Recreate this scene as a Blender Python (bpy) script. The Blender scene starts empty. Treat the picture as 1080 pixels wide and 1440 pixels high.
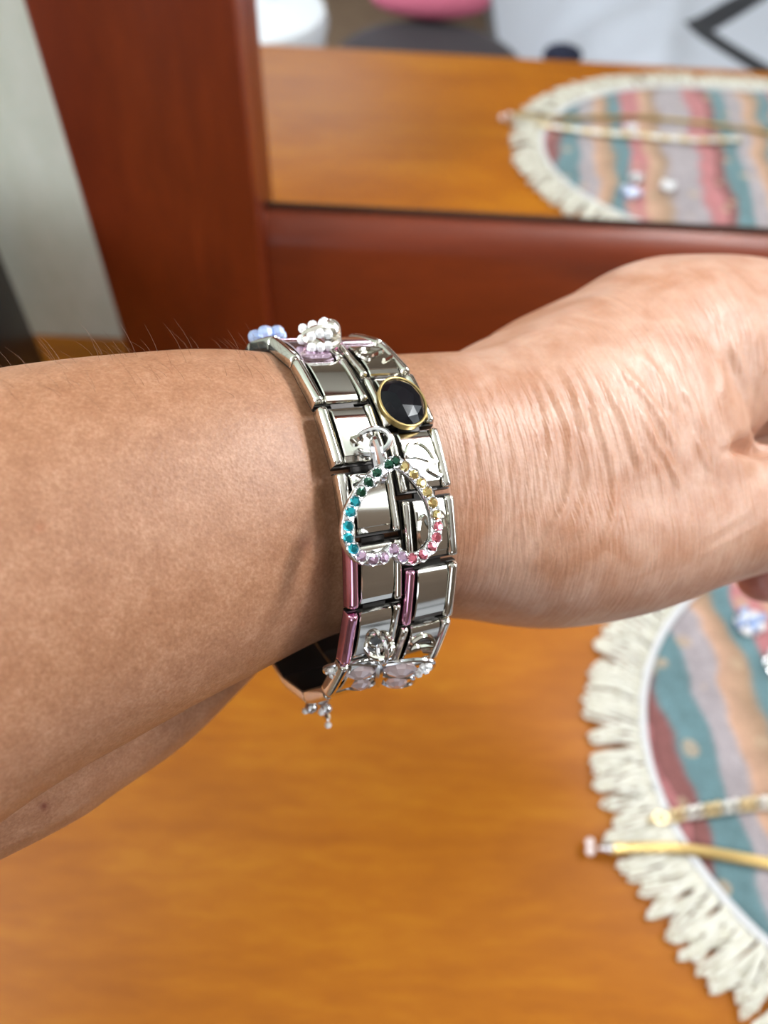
import bpy, bmesh, math, random
import numpy as np
from mathutils import Matrix, Vector

random.seed(4)
rng = np.random.default_rng(11)
PI = math.pi
scene = bpy.context.scene
COL = scene.collection

# ------------------------------------------------------------------ camera
FPX, PCX, PCY = 1100.0, 540.0, 720.0          # focal length and centre in pixels of the 1080x1440 frame


def nrm(v):
    v = np.asarray(v, float)
    return v / np.linalg.norm(v)


CAM_H = 0.36                                    # height of the lens above the dresser top (z = 0)
CAM = np.array([0.0, 0.0, CAM_H])
RM = np.array([[0.998811, 0.045900, 0.016500], [0.027300, -0.807400, 0.589300], [0.040400, -0.588200, -0.807700]])
_u, _s, _v = np.linalg.svd(RM)
RM = _u @ _v                                    # rows: world axes; columns: camera right, down, forward


def W(c):                                       # camera axes (right, down, forward) -> world
    return CAM + RM @ np.asarray(c, float)


def WD(d):
    return RM @ np.asarray(d, float)


def unp(px, py, depth):                         # a point of the place at a given distance from the lens
    return W([(px - PCX) / FPX * depth, (py - PCY) / FPX * depth, depth])


def to_px(P):
    c = (np.asarray(P) - CAM) @ RM
    return np.stack([PCX + FPX * c[..., 0] / c[..., 2], PCY + FPX * c[..., 1] / c[..., 2], c[..., 2]], -1)


cd = bpy.data.cameras.new('camera')
cam = bpy.data.objects.new('camera', cd)
COL.objects.link(cam)
rx, ry, rz = WD([1, 0, 0]), WD([0, -1, 0]), WD([0, 0, -1])
cam.matrix_world = Matrix(((rx[0], ry[0], rz[0], CAM[0]), (rx[1], ry[1], rz[1], CAM[1]),
                           (rx[2], ry[2], rz[2], CAM[2]), (0, 0, 0, 1)))
cd.sensor_fit = 'HORIZONTAL'
cd.sensor_width = 36.0
cd.lens = 36.0 * FPX / 1080.0
cd.clip_start = 0.004
cd.clip_end = 50
cd.dof.use_dof = True
cd.dof.focus_distance = 0.121
cd.dof.aperture_fstop = 16.5
scene.camera = cam

# ------------------------------------------------------------------ sky, daylight, exposure
world = bpy.data.worlds.new('sky')
scene.world = world
world.use_nodes = True
wn = world.node_tree
wbg = wn.nodes['Background']
wbg.inputs['Color'].default_value = (0.72, 0.84, 1.0, 1)
wbg.inputs['Strength'].default_value = 1.2


def area(name, loc, target, sx, sy, power, color):
    l = bpy.data.lights.new(name, 'AREA')
    l.shape = 'RECTANGLE'
    l.size, l.size_y = sx, sy
    l.energy = power
    l.color = color
    o = bpy.data.objects.new(name, l)
    COL.objects.link(o)
    o.location = loc
    d = Vector(target) - Vector(loc)
    o.rotation_euler = d.to_track_quat('-Z', 'Y').to_euler()
    return o


# daylight through the window beside the dresser and the window across the room
area('daylight_window_right', (1.66, -0.02, 0.92), (0.0, -0.02, 0.92), 0.72, 1.15, 13, (0.93, 0.97, 1.0))
area('daylight_window_front', (-0.75, -2.66, 0.95), (-0.75, 0.0, 0.95), 1.15, 1.25, 9.0, (0.90, 0.95, 1.0))
area('daylight_window_left', (-1.86, -0.25, 1.0), (0.0, -0.25, 1.0), 0.9, 1.0, 50.0, (0.92, 0.96, 1.0))
# added bar light out of view, lighting the arm from above and behind
area('added_back_light', (0.36, 0.325, 0.665), (0.06, 0.05, 0.2), 0.56, 0.07, 7.5, (0.95, 0.98, 1.0))


vs = scene.view_settings
vs.view_transform = 'Standard'
vs.look = 'None'
vs.gamma = 1.0
vs.use_curve_mapping = False
vs.exposure = -0.08

# ------------------------------------------------------------------ helpers: objects
WORLD_M = {}


def tag(o, label=None, cat=None, group=None, kind=None):
    if label:
        o['label'] = label
    if cat:
        o['category'] = cat
    if group:
        o['group'] = group
    if kind:
        o['kind'] = kind
    return o


def put(name, data, parent=None, M=None):
    o = bpy.data.objects.new(name, data)
    COL.objects.link(o)
    M = M or Matrix.Identity(4)
    if parent is not None:
        o.parent = parent
        o.matrix_parent_inverse = WORLD_M[parent.name].inverted()
    o.matrix_basis = M
    WORLD_M[o.name] = M.copy()
    return o


def empty(name, loc):
    return put(name, None, None, Matrix.Translation(Vector(loc)))


def frame_m(loc, x, y, z):
    return Matrix(((x[0], y[0], z[0], loc[0]), (x[1], y[1], z[1], loc[1]), (x[2], y[2], z[2], loc[2]), (0, 0, 0, 1)))


class MB:
    """collects shapes into one mesh"""

    def __init__(self):
        self.v, self.f = [], []

    def add(self, vs_, fs_):
        b = len(self.v)
        self.v += [tuple(map(float, p)) for p in vs_]
        self.f += [tuple(b + i for i in f) for f in fs_]
        return self

    def box(self, x0, x1, y0, y1, z0, z1):
        return self.add([(x0, y0, z0), (x1, y0, z0), (x1, y1, z0), (x0, y1, z0), (x0, y0, z1), (x1, y0, z1), (x1, y1, z1), (x0, y1, z1)],
                        [(0, 3, 2, 1), (4, 5, 6, 7), (0, 1, 5, 4), (1, 2, 6, 5), (2, 3, 7, 6), (3, 0, 4, 7)])

    def loft(self, rings, closed=False, caps=True):
        n = len(rings[0])
        b = len(self.v)
        for r in rings:
            self.v += [tuple(map(float, p)) for p in r]
        m = len(rings)
        for i in range(m if closed else m - 1):
            j = (i + 1) % m
            for k in range(n):
                l = (k + 1) % n
                self.f.append((b + i * n + k, b + i * n + l, b + j * n + l, b + j * n + k))
        if caps and not closed:
            self.f.append(tuple(b + k for k in range(n))[::-1])
            self.f.append(tuple(b + (m - 1) * n + k for k in range(n)))
        return self

    def tube(self, pts, rad, seg=8, closed=False):
        pts = np.asarray(pts, float)
        n = len(pts)
        rad = np.broadcast_to(np.asarray(rad, float), (n,))
        if closed:
            tan = np.roll(pts, -1, 0) - np.roll(pts, 1, 0)
        else:
            tan = np.gradient(pts, axis=0)
        tan /= np.linalg.norm(tan, axis=1)[:, None] + 1e-12
        ref = np.array([0, 0, 1.0]) if abs(tan[0][2]) < .9 else np.array([1.0, 0, 0])
        u = nrm(np.cross(tan[0], ref))
        rings = []
        for i in range(n):
            u = nrm(u - np.dot(u, tan[i]) * tan[i])
            w = np.cross(tan[i], u)
            a = np.arange(seg) * 2 * PI / seg
            rings.append(pts[i] + rad[i] * (np.outer(np.cos(a), u) + np.outer(np.sin(a), w)))
        return self.loft(rings, closed=closed)

    def ball(self, c, r, seg=10, rings=7, sc=(1, 1, 1)):
        c = np.asarray(c, float)
        rr = []
        for i in range(rings + 1):
            t = PI * (0.02 + .96 * i / rings)
            rr.append([c + r * np.array([math.sin(t) * math.cos(k * 2 * PI / seg) * sc[0], math.sin(t) * math.sin(k * 2 * PI / seg) * sc[1], math.cos(t) * sc[2]]) for k in range(seg)])
        return self.loft(rr[::-1])

    def mesh(self, name, mat=None, smooth=True, angle=35):
        me = bpy.data.meshes.new(name)
        me.from_pydata(self.v, [], self.f)
        if mat is not None:
            me.materials.append(mat)
        bm = bmesh.new()
        bm.from_mesh(me)
        bmesh.ops.recalc_face_normals(bm, faces=bm.faces)
        bm.to_mesh(me)
        bm.free()
        if smooth:
            me.polygons.foreach_set('use_smooth', [True] * len(me.polygons))
            me.set_sharp_from_angle(angle=math.radians(angle))
        me.update()
        return me

    def build(self, name, mat, parent=None, M=None, smooth=True, angle=35):
        return put(name, self.mesh(name, mat, smooth, angle), parent, M)


def bevel_box(x0, x1, y0, y1, z0, z1, r, name, mat, parent=None, M=None, seg=2):
    me = MB().box(x0, x1, y0, y1, z0, z1).mesh(name, mat, False)
    bm = bmesh.new()
    bm.from_mesh(me)
    bmesh.ops.bevel(bm, geom=bm.edges[:], offset=r, segments=seg, affect='EDGES', profile=.5)
    bm.to_mesh(me)
    bm.free()
    me.polygons.foreach_set('use_smooth', [True] * len(me.polygons))
    me.set_sharp_from_angle(angle=math.radians(50))
    return put(name, me, parent, M)


def catmull(P, n=8, closed=False):
    P = np.asarray(P, float)
    m = len(P)
    out = []
    rng_ = range(m) if closed else range(m - 1)
    for i in rng_:
        if closed:
            p0, p1, p2, p3 = P[(i - 1) % m], P[i], P[(i + 1) % m], P[(i + 2) % m]
        else:
            p0, p1, p2, p3 = P[max(i - 1, 0)], P[i], P[i + 1], P[min(i + 2, m - 1)]
        for k in range(n):
            t = k / n
            out.append(.5 * ((2 * p1) + (-p0 + p2) * t + (2 * p0 - 5 * p1 + 4 * p2 - p3) * t * t + (-p0 + 3 * p1 - 3 * p2 + p3) * t ** 3))
    if not closed:
        out.append(P[-1])
    return np.array(out)


# ------------------------------------------------------------------ helpers: materials
def srgb(r, g, b):
    def f(c):
        c /= 255.0
        return c / 12.92 if c <= .04045 else ((c + .055) / 1.055) ** 2.4
    return (f(r), f(g), f(b), 1.0)


class Mat:
    def __init__(self, name):
        self.m = bpy.data.materials.new(name)
        self.m.use_nodes = True
        self.nt = self.m.node_tree
        self.p = self.nt.nodes['Principled BSDF']

    def n(self, t, **kw):
        o = self.nt.nodes.new(t)
        for k, v in kw.items():
            setattr(o, k, v)
        return o

    def l(self, a, b):
        self.nt.links.new(a, b)

    def set(self, **kw):
        for k, v in kw.items():
            self.p.inputs[k.replace('_', ' ')].default_value = v
        return self

    def ramp(self, fac, stops, interp='LINEAR'):
        r = self.n('ShaderNodeValToRGB')
        r.color_ramp.interpolation = interp
        e = r.color_ramp.elements
        while len(e) < len(stops):
            e.new(.5)
        for i, (p, c) in enumerate(stops):
            e[i].position = p
            e[i].color = c
        self.l(fac, r.inputs[0])
        return r.outputs[0]

    def coords(self, scale=(1, 1, 1), kind='Object', rot=(0, 0, 0)):
        tc = self.n('ShaderNodeTexCoord')
        mp = self.n('ShaderNodeMapping')
        mp.inputs['Scale'].default_value = scale
        mp.inputs['Rotation'].default_value = rot
        self.l(tc.outputs[kind], mp.inputs[0])
        return mp.outputs[0]

    def noise(self, vec, scale, detail=3, rough=.5, dist=0):
        t = self.n('ShaderNodeTexNoise')
        t.inputs['Scale'].default_value = scale
        t.inputs['Detail'].default_value = detail
        t.inputs['Roughness'].default_value = rough
        t.inputs['Distortion'].default_value = dist
        self.l(vec, t.inputs['Vector'])
        return t.outputs['Fac']

    def bump(self, h, strength, dist, prev=None):
        b = self.n('ShaderNodeBump')
        b.inputs['Strength'].default_value = strength
        b.inputs['Distance'].default_value = dist
        self.l(h, b.inputs['Height'])
        if prev is not None:
            self.l(prev, b.inputs['Normal'])
        return b.outputs[0]

    def mix(self, fac, a, b, mode='MIX'):
        m = self.n('ShaderNodeMix', data_type='RGBA', blend_type=mode)
        for s, i in ((fac, 0), (a, 6), (b, 7)):
            if isinstance(s, (int, float)):
                m.inputs[i].default_value = s
            elif isinstance(s, tuple):
                m.inputs[i].default_value = s
            else:
                self.l(s, m.inputs[i])
        return m.outputs[2]

    def math(self, op, a, b=0.0):
        m = self.n('ShaderNodeMath', operation=op)
        for s, i in ((a, 0), (b, 1)):
            if isinstance(s, (int, float)):
                m.inputs[i].default_value = s
            else:
                self.l(s, m.inputs[i])
        return m.outputs[0]


def simple(name, col, rough=.5, metal=0.0, **kw):
    m = Mat(name)
    m.set(Base_Color=col, Roughness=rough, Metallic=metal, **kw)
    return m.m


def wood(name, dark, mid, light, rough, scale=(1, 1, 1), coat=.0, spec=.5):
    m = Mat(name)
    v = m.coords(scale)
    big = m.noise(v, 5.5, 5, .6, .6)
    fine = m.noise(v, 42, 4, .65, .3)
    f = m.math('ADD', m.math('MULTIPLY', big, .68), m.math('MULTIPLY', fine, .32))
    c = m.ramp(f, [(.32, dark), (.5, mid), (.68, light)])
    m.l(c, m.p.inputs['Base Color'])
    m.set(Roughness=rough, Coat_Weight=coat, Coat_Roughness=.18, Specular_IOR_Level=spec)
    m.l(m.bump(fine, .06, .0006), m.p.inputs['Normal'])
    return m.m


M_TABLE = wood('orange_wood_veneer', srgb(142, 76, 4), srgb(162, 93, 7), srgb(180, 114, 16), .42, (1.0, 5.0, 5.0), .0, .28)
M_FRAME = wood('red_brown_wood', srgb(96, 34, 11), srgb(112, 42, 14), srgb(130, 52, 18), .42, (4.0, 4.0, .8), .1)
M_RAIL = wood('red_brown_wood_long', srgb(100, 37, 11), srgb(116, 45, 14), srgb(132, 56, 20), .42, (.8, 4.0, 4.0), .1)
M_MIRROR = simple('mirror_silver', (.93, .94, .93, 1), 0.0, 1.0)
M_GAPSHADE = simple('mirror_gap_shade', srgb(56, 34, 24), .7)  # shade of the gap below the glass, as a colour
M_BLACK = simple('black_lacquer', srgb(14, 13, 14), .32)
M_STEEL = simple('polished_steel', (.70, .68, .62, 1), .08, 1.0)
M_LINKSHADE = simple('link_shade_steel', (.035, .032, .030, 1), .38, .8)  # near-black puts the shade between and inside the links into the colour
M_SILVER = simple('bright_silver', (.74, .74, .76, 1), .13, 1.0)
M_GOLD = simple('gold', (.58, .42, .17, 1), .4, 1.0)
M_PALEGOLD = simple('pale_gold', (.74, .60, .36, 1), .42, 1.0)
M_CHAINSIL = simple('champagne_silver', (.84, .82, .76, 1), .3, 1.0)
M_PINKBAR = simple('pink_coated_steel', (.78, .40, .58, 1), .13, 1.0)
M_MAUVE = simple('mauve_coated_steel', (.72, .55, .68, 1), .13, 1.0)
M_ONYX = simple('black_faceted_stone', (.005, .005, .007, 1), .12, 0.0, Specular_IOR_Level=.22)


def gem(name, col, metal=.85, rough=.04):
    return simple(name, col, rough, metal, Coat_Weight=1.0, Coat_Roughness=.02)


G_GREEN = gem('emerald_rhinestone', (.004, .085, .045, 1))
G_CYAN = gem('turquoise_rhinestone', (.0, .42, .52, 1))
G_LILAC = gem('lilac_rhinestone', (.62, .42, .60, 1))
G_ROSE = gem('rose_rhinestone', (.74, .17, .24, 1))
G_YELLOW = gem('champagne_rhinestone', (.80, .62, .25, 1))
G_CLEAR = gem('clear_rhinestone', (.95, .96, .98, 1), .25)
G_BLUE = gem('pale_blue_crystal', (.45, .58, .88, 1), .35)
G_PINKC = simple('clear_pink_crystal', (.90, .76, .80, 1), .05, .35, Transmission_Weight=.35, IOR=1.5, Coat_Weight=.8)

# ------------------------------------------------------------------ the room
def wall_mat(name, a, b, s=3.0):
    m = Mat(name)
    v = m.coords((1, 1, .55))
    f = m.math('ADD', m.math('MULTIPLY', m.noise(v, s, 4, .6), .6), m.math('MULTIPLY', m.noise(v, s * 9, 3, .6), .4))
    m.l(m.ramp(f, [(.35, a), (.65, b)]), m.p.inputs['Base Color'])
    m.set(Roughness=.8)
    m.l(m.bump(m.noise(v, 160, 2), .12, .001), m.p.inputs['Normal'])
    return m.m


M_WALLG = wall_mat('grey_green_plaster', srgb(212, 226, 210), srgb(234, 244, 234), 9)
M_WALLC = wall_mat('cream_plaster', srgb(214, 206, 188), srgb(226, 219, 202))
M_WALLT = wall_mat('taupe_plaster', srgb(128, 112, 100), srgb(146, 128, 114))
M_CEIL = wall_mat('white_ceiling_paint', srgb(236, 234, 228), srgb(242, 240, 235))
M_FLOOR = wood('brown_floor_tiles', srgb(120, 98, 80), srgb(140, 116, 96), srgb(152, 130, 108), .45, (2, 2, 2))
M_WHITE = simple('white_window_paint', srgb(235, 235, 232), .4)
X0, X1, Y0, Y1, Z0, Z1 = -1.8, 1.6, -2.6, 0.3985, -0.75, 1.75


def struct(name, mb, mat, M=None):
    o = mb.build(name, mat, None, M, smooth=False)
    o['kind'] = 'structure'
    return o


struct('floor', MB().box(X0 - .1, X1 + .1, Y0 - .1, Y1 + .1, Z0 - .08, Z0), M_FLOOR)
struct('ceiling', MB().box(X0 - .1, X1 + .1, Y0 - .1, Y1 + .1, Z1, Z1 + .08), M_CEIL)
struct('wall_back', MB().box(X0 - .1, X1 + .1, Y1, Y1 + .1, Z0, Z1), M_WALLG)


def wall_with_window(name, axis, a0, a1, fixed0, fixed1, h0, h1, z0, z1):
    mb = MB()
    for (p0, p1, q0, q1) in ((a0, h0, Z0, Z1), (h1, a1, Z0, Z1), (h0, h1, Z0, z0), (h0, h1, z1, Z1)):
        if axis == 'x':
            mb.box(p0, p1, fixed0, fixed1, q0, q1)
        else:
            mb.box(fixed0, fixed1, p0, p1, q0, q1)
    return struct(name, mb, M_WALLT)


wall_with_window('wall_right', 'y', Y0, Y1, X1, X1 + .1, -.40, .36, .3, 1.55)
wall_with_window('wall_left', 'y', Y0, Y1, X0 - .1, X0, -.75, .25, .45, 1.55)
wall_with_window('wall_front', 'x', X0 - .1, X1 + .1, Y0 - .1, Y0, -1.35, -.15, .3, 1.55)


def window(name, axis, f0, f1, h0, h1, z0, z1):
    e = empty(name, ((f0 + f1) / 2, (h0 + h1) / 2, z0) if axis == 'y' else ((h0 + h1) / 2, (f0 + f1) / 2, z0))
    e['kind'] = 'structure'
    mid = (h0 + h1) / 2
    for (a, b, c, d) in ((h0, h0 + .05, z0, z1), (h1 - .05, h1, z0, z1), (h0 + .05, h1 - .05, z0, z0 + .05),
                         (h0 + .05, h1 - .05, z1 - .05, z1), (mid - .025, mid + .025, z0 + .05, z1 - .05)):
        mb = MB()
        mb.box(a, b, f0, f1, c, d) if axis == 'x' else mb.box(f0, f1, a, b, c, d)
        mb.build('window_bar', M_WHITE, e, smooth=False)


lamp = empty('added_back_lamp', (.36, .38, .68))  # housing for the added back light, never in view
tag(lamp, 'added unseen white bar light above the dresser mirror, lighting the arm from behind', 'lamp')
bevel_box(.06, .66, .335, .375, .675, .72, .008, 'added_lamp_housing', M_WHITE, lamp)
bevel_box(.31, .41, .375, .3983, .66, .74, .004, 'added_lamp_plate', M_WHITE, lamp)


window('window_1', 'y', X1 + .03, X1 + .055, -.40, .36, .3, 1.55)
window('window_3', 'y', X0 - .055, X0 - .03, -.75, .25, .45, 1.55)
window('window_2', 'x', Y0 - .055, Y0 - .03, -1.35, -.15, .3, 1.55)

# ------------------------------------------------------------------ dresser and its mirror
TF = -0.048                                     # front edge of the dresser top
dresser = empty('dresser', (.25, .18, Z0))
tag(dresser, 'orange-brown wooden dresser whose top lies under the arm', 'dresser')
bevel_box(-.42, .95, TF, .398, -.028, 0.0, .004, 'dresser_top', M_TABLE, dresser)
MB().box(-.40, .93, TF + .02, .397, Z0 + .06, -.028).build('carcass', M_RAIL, dresser, smooth=False)
MB().box(-.38, .91, TF + .05, .39, Z0, Z0 + .06).build('plinth', M_RAIL, dresser, smooth=False)
for i in range(3):
    for j in range(2):
        x0 = -.385 + j * .66
        z0 = Z0 + .085 + i * .208
        d = bevel_box(x0, x0 + .64, TF + .003, TF + .02, z0, z0 + .195, .004, 'drawer', M_RAIL, dresser)
        MB().ball((x0 + .32, TF - .012, z0 + .1), .014).build('knob', M_GOLD, d)

YM = .394                                       # face of the glass
mirror = empty('dresser_mirror', (.36, .385, 0.0))
tag(mirror, 'framed dresser mirror with red-brown wooden posts reflecting the table runner', 'mirror')
PX0, PX1 = -.1574, -.0667
bevel_box(PX0, PX1, .365, .398, .0005, .64, .0022, 'frame_post', M_FRAME, mirror)
bevel_box(.80, .89, .365, .398, .0005, .64, .0022, 'frame_post', M_FRAME, mirror)
prof = [(.380, .0005), (.380, .0865), (.3808, .0905), (.3832, .0955), (.3875, .1005), (.392, .1035), (.398, .1040), (.398, .0005)]
MB().loft([[(x, y, z) for y, z in prof] for x in (PX1, .80)]).build('frame_rail', M_RAIL, mirror, angle=40)
bevel_box(PX1, .80, .3655, .398, .56, .64, .003, 'frame_rail', M_RAIL, mirror)
MB().box(PX1 + .0003, .7997, YM, YM + .003, .1045, .5598).build('mirror_glass', M_MIRROR, mirror, smooth=False)
MB().box(PX1 + .0003, .7997, YM - .0012, YM - .0001, .1042, .1072).build('gap_shade_strip', M_GAPSHADE, mirror, smooth=False)  # dark strip standing in for the shadow gap between glass and rail

box = empty('black_box', (-.265, .33, 0))
tag(box, 'black lacquered box at the left end of the dresser by the wall', 'box')
bevel_box(-.33, -.2083, .235, .36, .0, .112, .002, 'box_body', M_BLACK, box)
bevel_box(-.331, -.2073, .234, .361, .1122, .13, .002, 'lid', M_BLACK, box)

# ------------------------------------------------------------------ bed and pouf across the room (seen in the mirror)
m = Mat('grey_bedding_black_pattern')
v = m.coords((1, 1, 1))
sx = m.n('ShaderNodeSeparateXYZ')
m.l(v, sx.inputs[0])
zig = m.math('PINGPONG', m.math('ADD', sx.outputs[1], 0.02), .14)
d = m.math('ABSOLUTE', m.math('SUBTRACT', m.math('PINGPONG', m.math('ADD', m.math('MULTIPLY', sx.outputs[0], .9), zig), .155), .012))
lines = m.math('LESS_THAN', d, .014)
only = m.math('MULTIPLY', lines, m.math('GREATER_THAN', sx.outputs[0], .46))
m.l(m.mix(only, srgb(196, 200, 212), srgb(22, 24, 34)), m.p.inputs['Base Color'])
m.set(Roughness=.85, Sheen_Weight=.2)
M_BED = m.m
bed = empty('bed', (.85, -1.35, Z0))
tag(bed, 'bed with pale grey bedding and black zigzag pattern seen in the mirror', 'bed')
bevel_box(.27, 1.5, -2.3, -.45, Z0 + .1, Z0 + .3, .02, 'bed_base', simple('bed_base_fabric', srgb(120, 118, 122), .9), bed)
for lx in (.3, 1.42):
    for ly in (-2.25, -.55):
        MB().box(lx, lx + .05, ly, ly + .05, Z0, Z0 + .1).build('leg', M_BLACK, bed, smooth=False)
# duvet: a puffed, folded sheet
nx, ny = 70, 90
vv, ff = [], []
for j in range(ny + 1):
    for i in range(nx + 1):
        u_, w_ = i / nx, j / ny
        x = .245 + u_ * 1.27
        y = -.43 - w_ * 1.85
        e = min(u_, 1 - u_, w_ * 1.4, 1 - w_) * 9
        z = -.46 + .24 * (1 - math.exp(-e * 1.8)) / (1 - math.exp(-5))
        z += .012 * math.sin(9 * x + 5 * math.sin(7 * y)) * min(1, e) + .016 * math.exp(-((x - .45 + .25 * (y + .6)) / .03) ** 2) * min(1, e)
        vv.append((x, y, z))
for j in range(ny):
    for i in range(nx):
        a = j * (nx + 1) + i
        ff.append((a, a + 1, a + nx + 2, a + nx + 1))
nb = len(vv)
vv += [(p[0], p[1], Z0 + .301) for p in vv]
ff += [tuple(nb + k for k in f)[::-1] for f in ff[:nx * ny]]
ring_ = [i for i in range(nx + 1)] + [j * (nx + 1) + nx for j in range(1, ny + 1)] + [ny * (nx + 1) + i for i in range(nx - 1, -1, -1)] + [j * (nx + 1) for j in range(ny - 1, 0, -1)]
for a, b in zip(ring_, ring_[1:] + ring_[:1]):
    ff.append((a, b, nb + b, nb + a))
MB().add(vv, ff).build('duvet', M_BED, bed)
sock = MB().ball((.275, -.56, -.215), .03, 12, 8, (1.1, .8, .55)).build('rolled_sock', simple('navy_knit', srgb(32, 36, 58), .9))
tag(sock, 'small navy rolled cloth on the near corner of the bed', 'cloth')

M_CANVAS = simple('white_canvas', srgb(240, 243, 250), .8)
pouf = empty('pouf', (.06, -.545, Z0))
tag(pouf, 'round dark grey upholstered pouf in front of the bed, seen in the mirror', 'pouf')
prof = [(.20, Z0 + .03), (.245, Z0 + .06), (.262, Z0 + .2), (.265, Z0 + .38), (.255, Z0 + .49), (.215, Z0 + .525), (.12, Z0 + .535), (.01, Z0 + .535)]
MB().loft([[(.06 + r * .66 * math.cos(a), -.545 + r * .66 * math.sin(a), z) for a in np.arange(48) * 2 * PI / 48] for r, z in catmull(prof, 5)]).build(
    'seat', simple('charcoal_velvet', srgb(52, 44, 50), .8, 0, Sheen_Weight=.1, Sheen_Roughness=.4), pouf)
for a in (.7, 2.3, 3.9, 5.5):
    MB().tube([(.06 + .11 * math.cos(a), -.545 + .11 * math.sin(a), Z0), (.06 + .11 * math.cos(a), -.545 + .11 * math.sin(a), Z0 + .06)], .015).build('foot', M_BLACK, pouf)
basket = empty('laundry_basket', (-.25, -.63, Z0))
tag(basket, 'white round lidded fabric basket left of the dark grey pouf, seen in the mirror', 'basket')
for nm, prof in (('basket_body', [(.01, Z0 + .002), (.11, Z0 + .004), (.122, Z0 + .02), (.132, Z0 + .3), (.136, Z0 + .52), (.01, Z0 + .521)]),
                 ('basket_lid', [(.01, Z0 + .522), (.139, Z0 + .522), (.141, Z0 + .535), (.136, Z0 + .552), (.09, Z0 + .562), (.01, Z0 + .566)])):
    MB().loft([[(-.25 + r * math.cos(a), -.63 + r * math.sin(a), z) for a in np.arange(40) * 2 * PI / 40] for r, z in prof]).build(nm, M_CANVAS, basket)
MB().tube(catmull([(-.29, -.63, Z0 + .564), (-.28, -.63, Z0 + .585), (-.25, -.63, Z0 + .592), (-.22, -.63, Z0 + .585), (-.21, -.63, Z0 + .564)], 5), .006, 8).build('handle', M_CANVAS, basket)
cush = MB()
prof = [(.01, -.2120), (.11, -.2115), (.165, -.200), (.175, -.189), (.16, -.176), (.1, -.165), (.01, -.163)]
cush.loft([[(.06 + r * math.cos(a) * .58, -.69 + r * math.sin(a) * .34, z) for a in np.arange(40) * 2 * PI / 40] for r, z in catmull(prof, 5)])
tag(cush.build('cushion', simple('dusty_pink_cotton', srgb(190, 96, 122), .85)), 'dusty pink cushion lying on the dark grey pouf', 'cushion')

# ------------------------------------------------------------------ table runner with fringe
RXL, RXR, RYC, RB, RA = .105, .745, .131, .154, .185     # fringe outline: two half ellipses and a straight middle


def outline(inset, n_end=90, n_str=60):
    """closed outline, counter-clockwise from the middle of the near side"""
    b, a = RB - inset, RA - inset
    xl, xr = RXL + RA, RXR - RA
    P = []
    for t in np.linspace(0, 1, n_str, endpoint=False):
        P.append((xr + (xl - xr) * t, RYC - b))
    for t in np.linspace(0, 1, n_end, endpoint=False):
        ph = -PI / 2 - PI * t
        P.append((xl + a * math.cos(ph), RYC + b * math.sin(ph)))
    for t in np.linspace(0, 1, n_str, endpoint=False):
        P.append((xl + (xr - xl) * t, RYC + b))
    for t in np.linspace(0, 1, n_end, endpoint=False):
        ph = PI / 2 - PI * t
        P.append((xr + a * math.cos(ph), RYC + b * math.sin(ph)))
    return np.array(P)


m = Mat('woven_stripes')
v = m.coords((1, 1, 1))
sp = m.n('ShaderNodeSeparateXYZ')
m.l(v, sp.inputs[0])
wob = m.math('MULTIPLY', m.math('SUBTRACT', m.noise(v, 26, 2), .5), .024)
s = m.math('ADD', m.math('ADD', sp.outputs[0], m.math('MULTIPLY', m.math('SUBTRACT', sp.outputs[1], .13), .10)), wob)
fr = m.math('FRACT', m.math('DIVIDE', m.math('SUBTRACT', s, .1395), .142))
RED, TEAL, LAV, PEA, PNK, BRN = srgb(142, 88, 86), srgb(104, 140, 148), srgb(178, 170, 176), srgb(214, 172, 146), srgb(196, 126, 130), srgb(170, 140, 112)
c = m.ramp(fr, [(0, RED), (.055, RED), (.075, TEAL), (.17, TEAL), (.19, LAV), (.265, LAV), (.29, PEA), (.37, BRN), (.40, TEAL), (.46, TEAL), (.48, PNK), (.56, PNK),
                (.60, PEA), (.68, BRN), (.73, LAV), (.88, LAV), (.92, PNK), (.99, PNK)])
vor = m.n('ShaderNodeTexVoronoi')
vor.inputs['Scale'].default_value = 58
m.l(v, vor.inputs['Vector'])
fl = m.math('LESS_THAN', m.math('ADD', vor.outputs['Distance'], m.math('MULTIPLY', m.noise(v, 120, 2), .3)), .38)
c = m.mix(m.math('MULTIPLY', fl, .6), c, srgb(206, 180, 150))
c = m.mix(.55, c, m.ramp(m.noise(v, 75, 4, .7), [(.3, srgb(172, 166, 160)), (.7, srgb(255, 252, 248))]), 'MULTIPLY')
c = m.mix(.35, c, m.ramp(m.noise(v, 900, 2), [(.3, srgb(120, 110, 105)), (.7, srgb(250, 245, 240))]), 'MULTIPLY')
m.l(c, m.p.inputs['Base Color'])
m.set(Roughness=.85, Sheen_Weight=.15)
m.l(m.bump(m.noise(v, 700, 2), .4, .0008), m.p.inputs['Normal'])
M_WOVEN = m.m
m = Mat('cream_yarn')
m.l(m.ramp(m.noise(m.coords(), 220, 2), [(.3, srgb(202, 197, 178)), (.7, srgb(228, 226, 216))]), m.p.inputs['Base Color'])
m.set(Roughness=.85)
M_YARN = m.m
runner = empty('table_runner', (.42, RYC, 0))
tag(runner, 'oval woven table runner with teal and pink stripes and cream fringe', 'table runner')
inner = outline(.031)
mb = MB()
mb.loft([[(x, y, z) for x, y in outline(i)] for i, z in ((.031, .0006), (.0295, .002), (.031, .0034), (.036, .0040))])
mb.build('woven_panel', M_WOVEN, runner, smooth=True)
mb = MB()
P = outline(.0285)
mb.tube([(x, y, .0042) for x, y in P], .0021, 8, closed=True)
mb.build('edge_cord', simple('white_cord', srgb(204, 204, 206), .8), runner)


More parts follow.
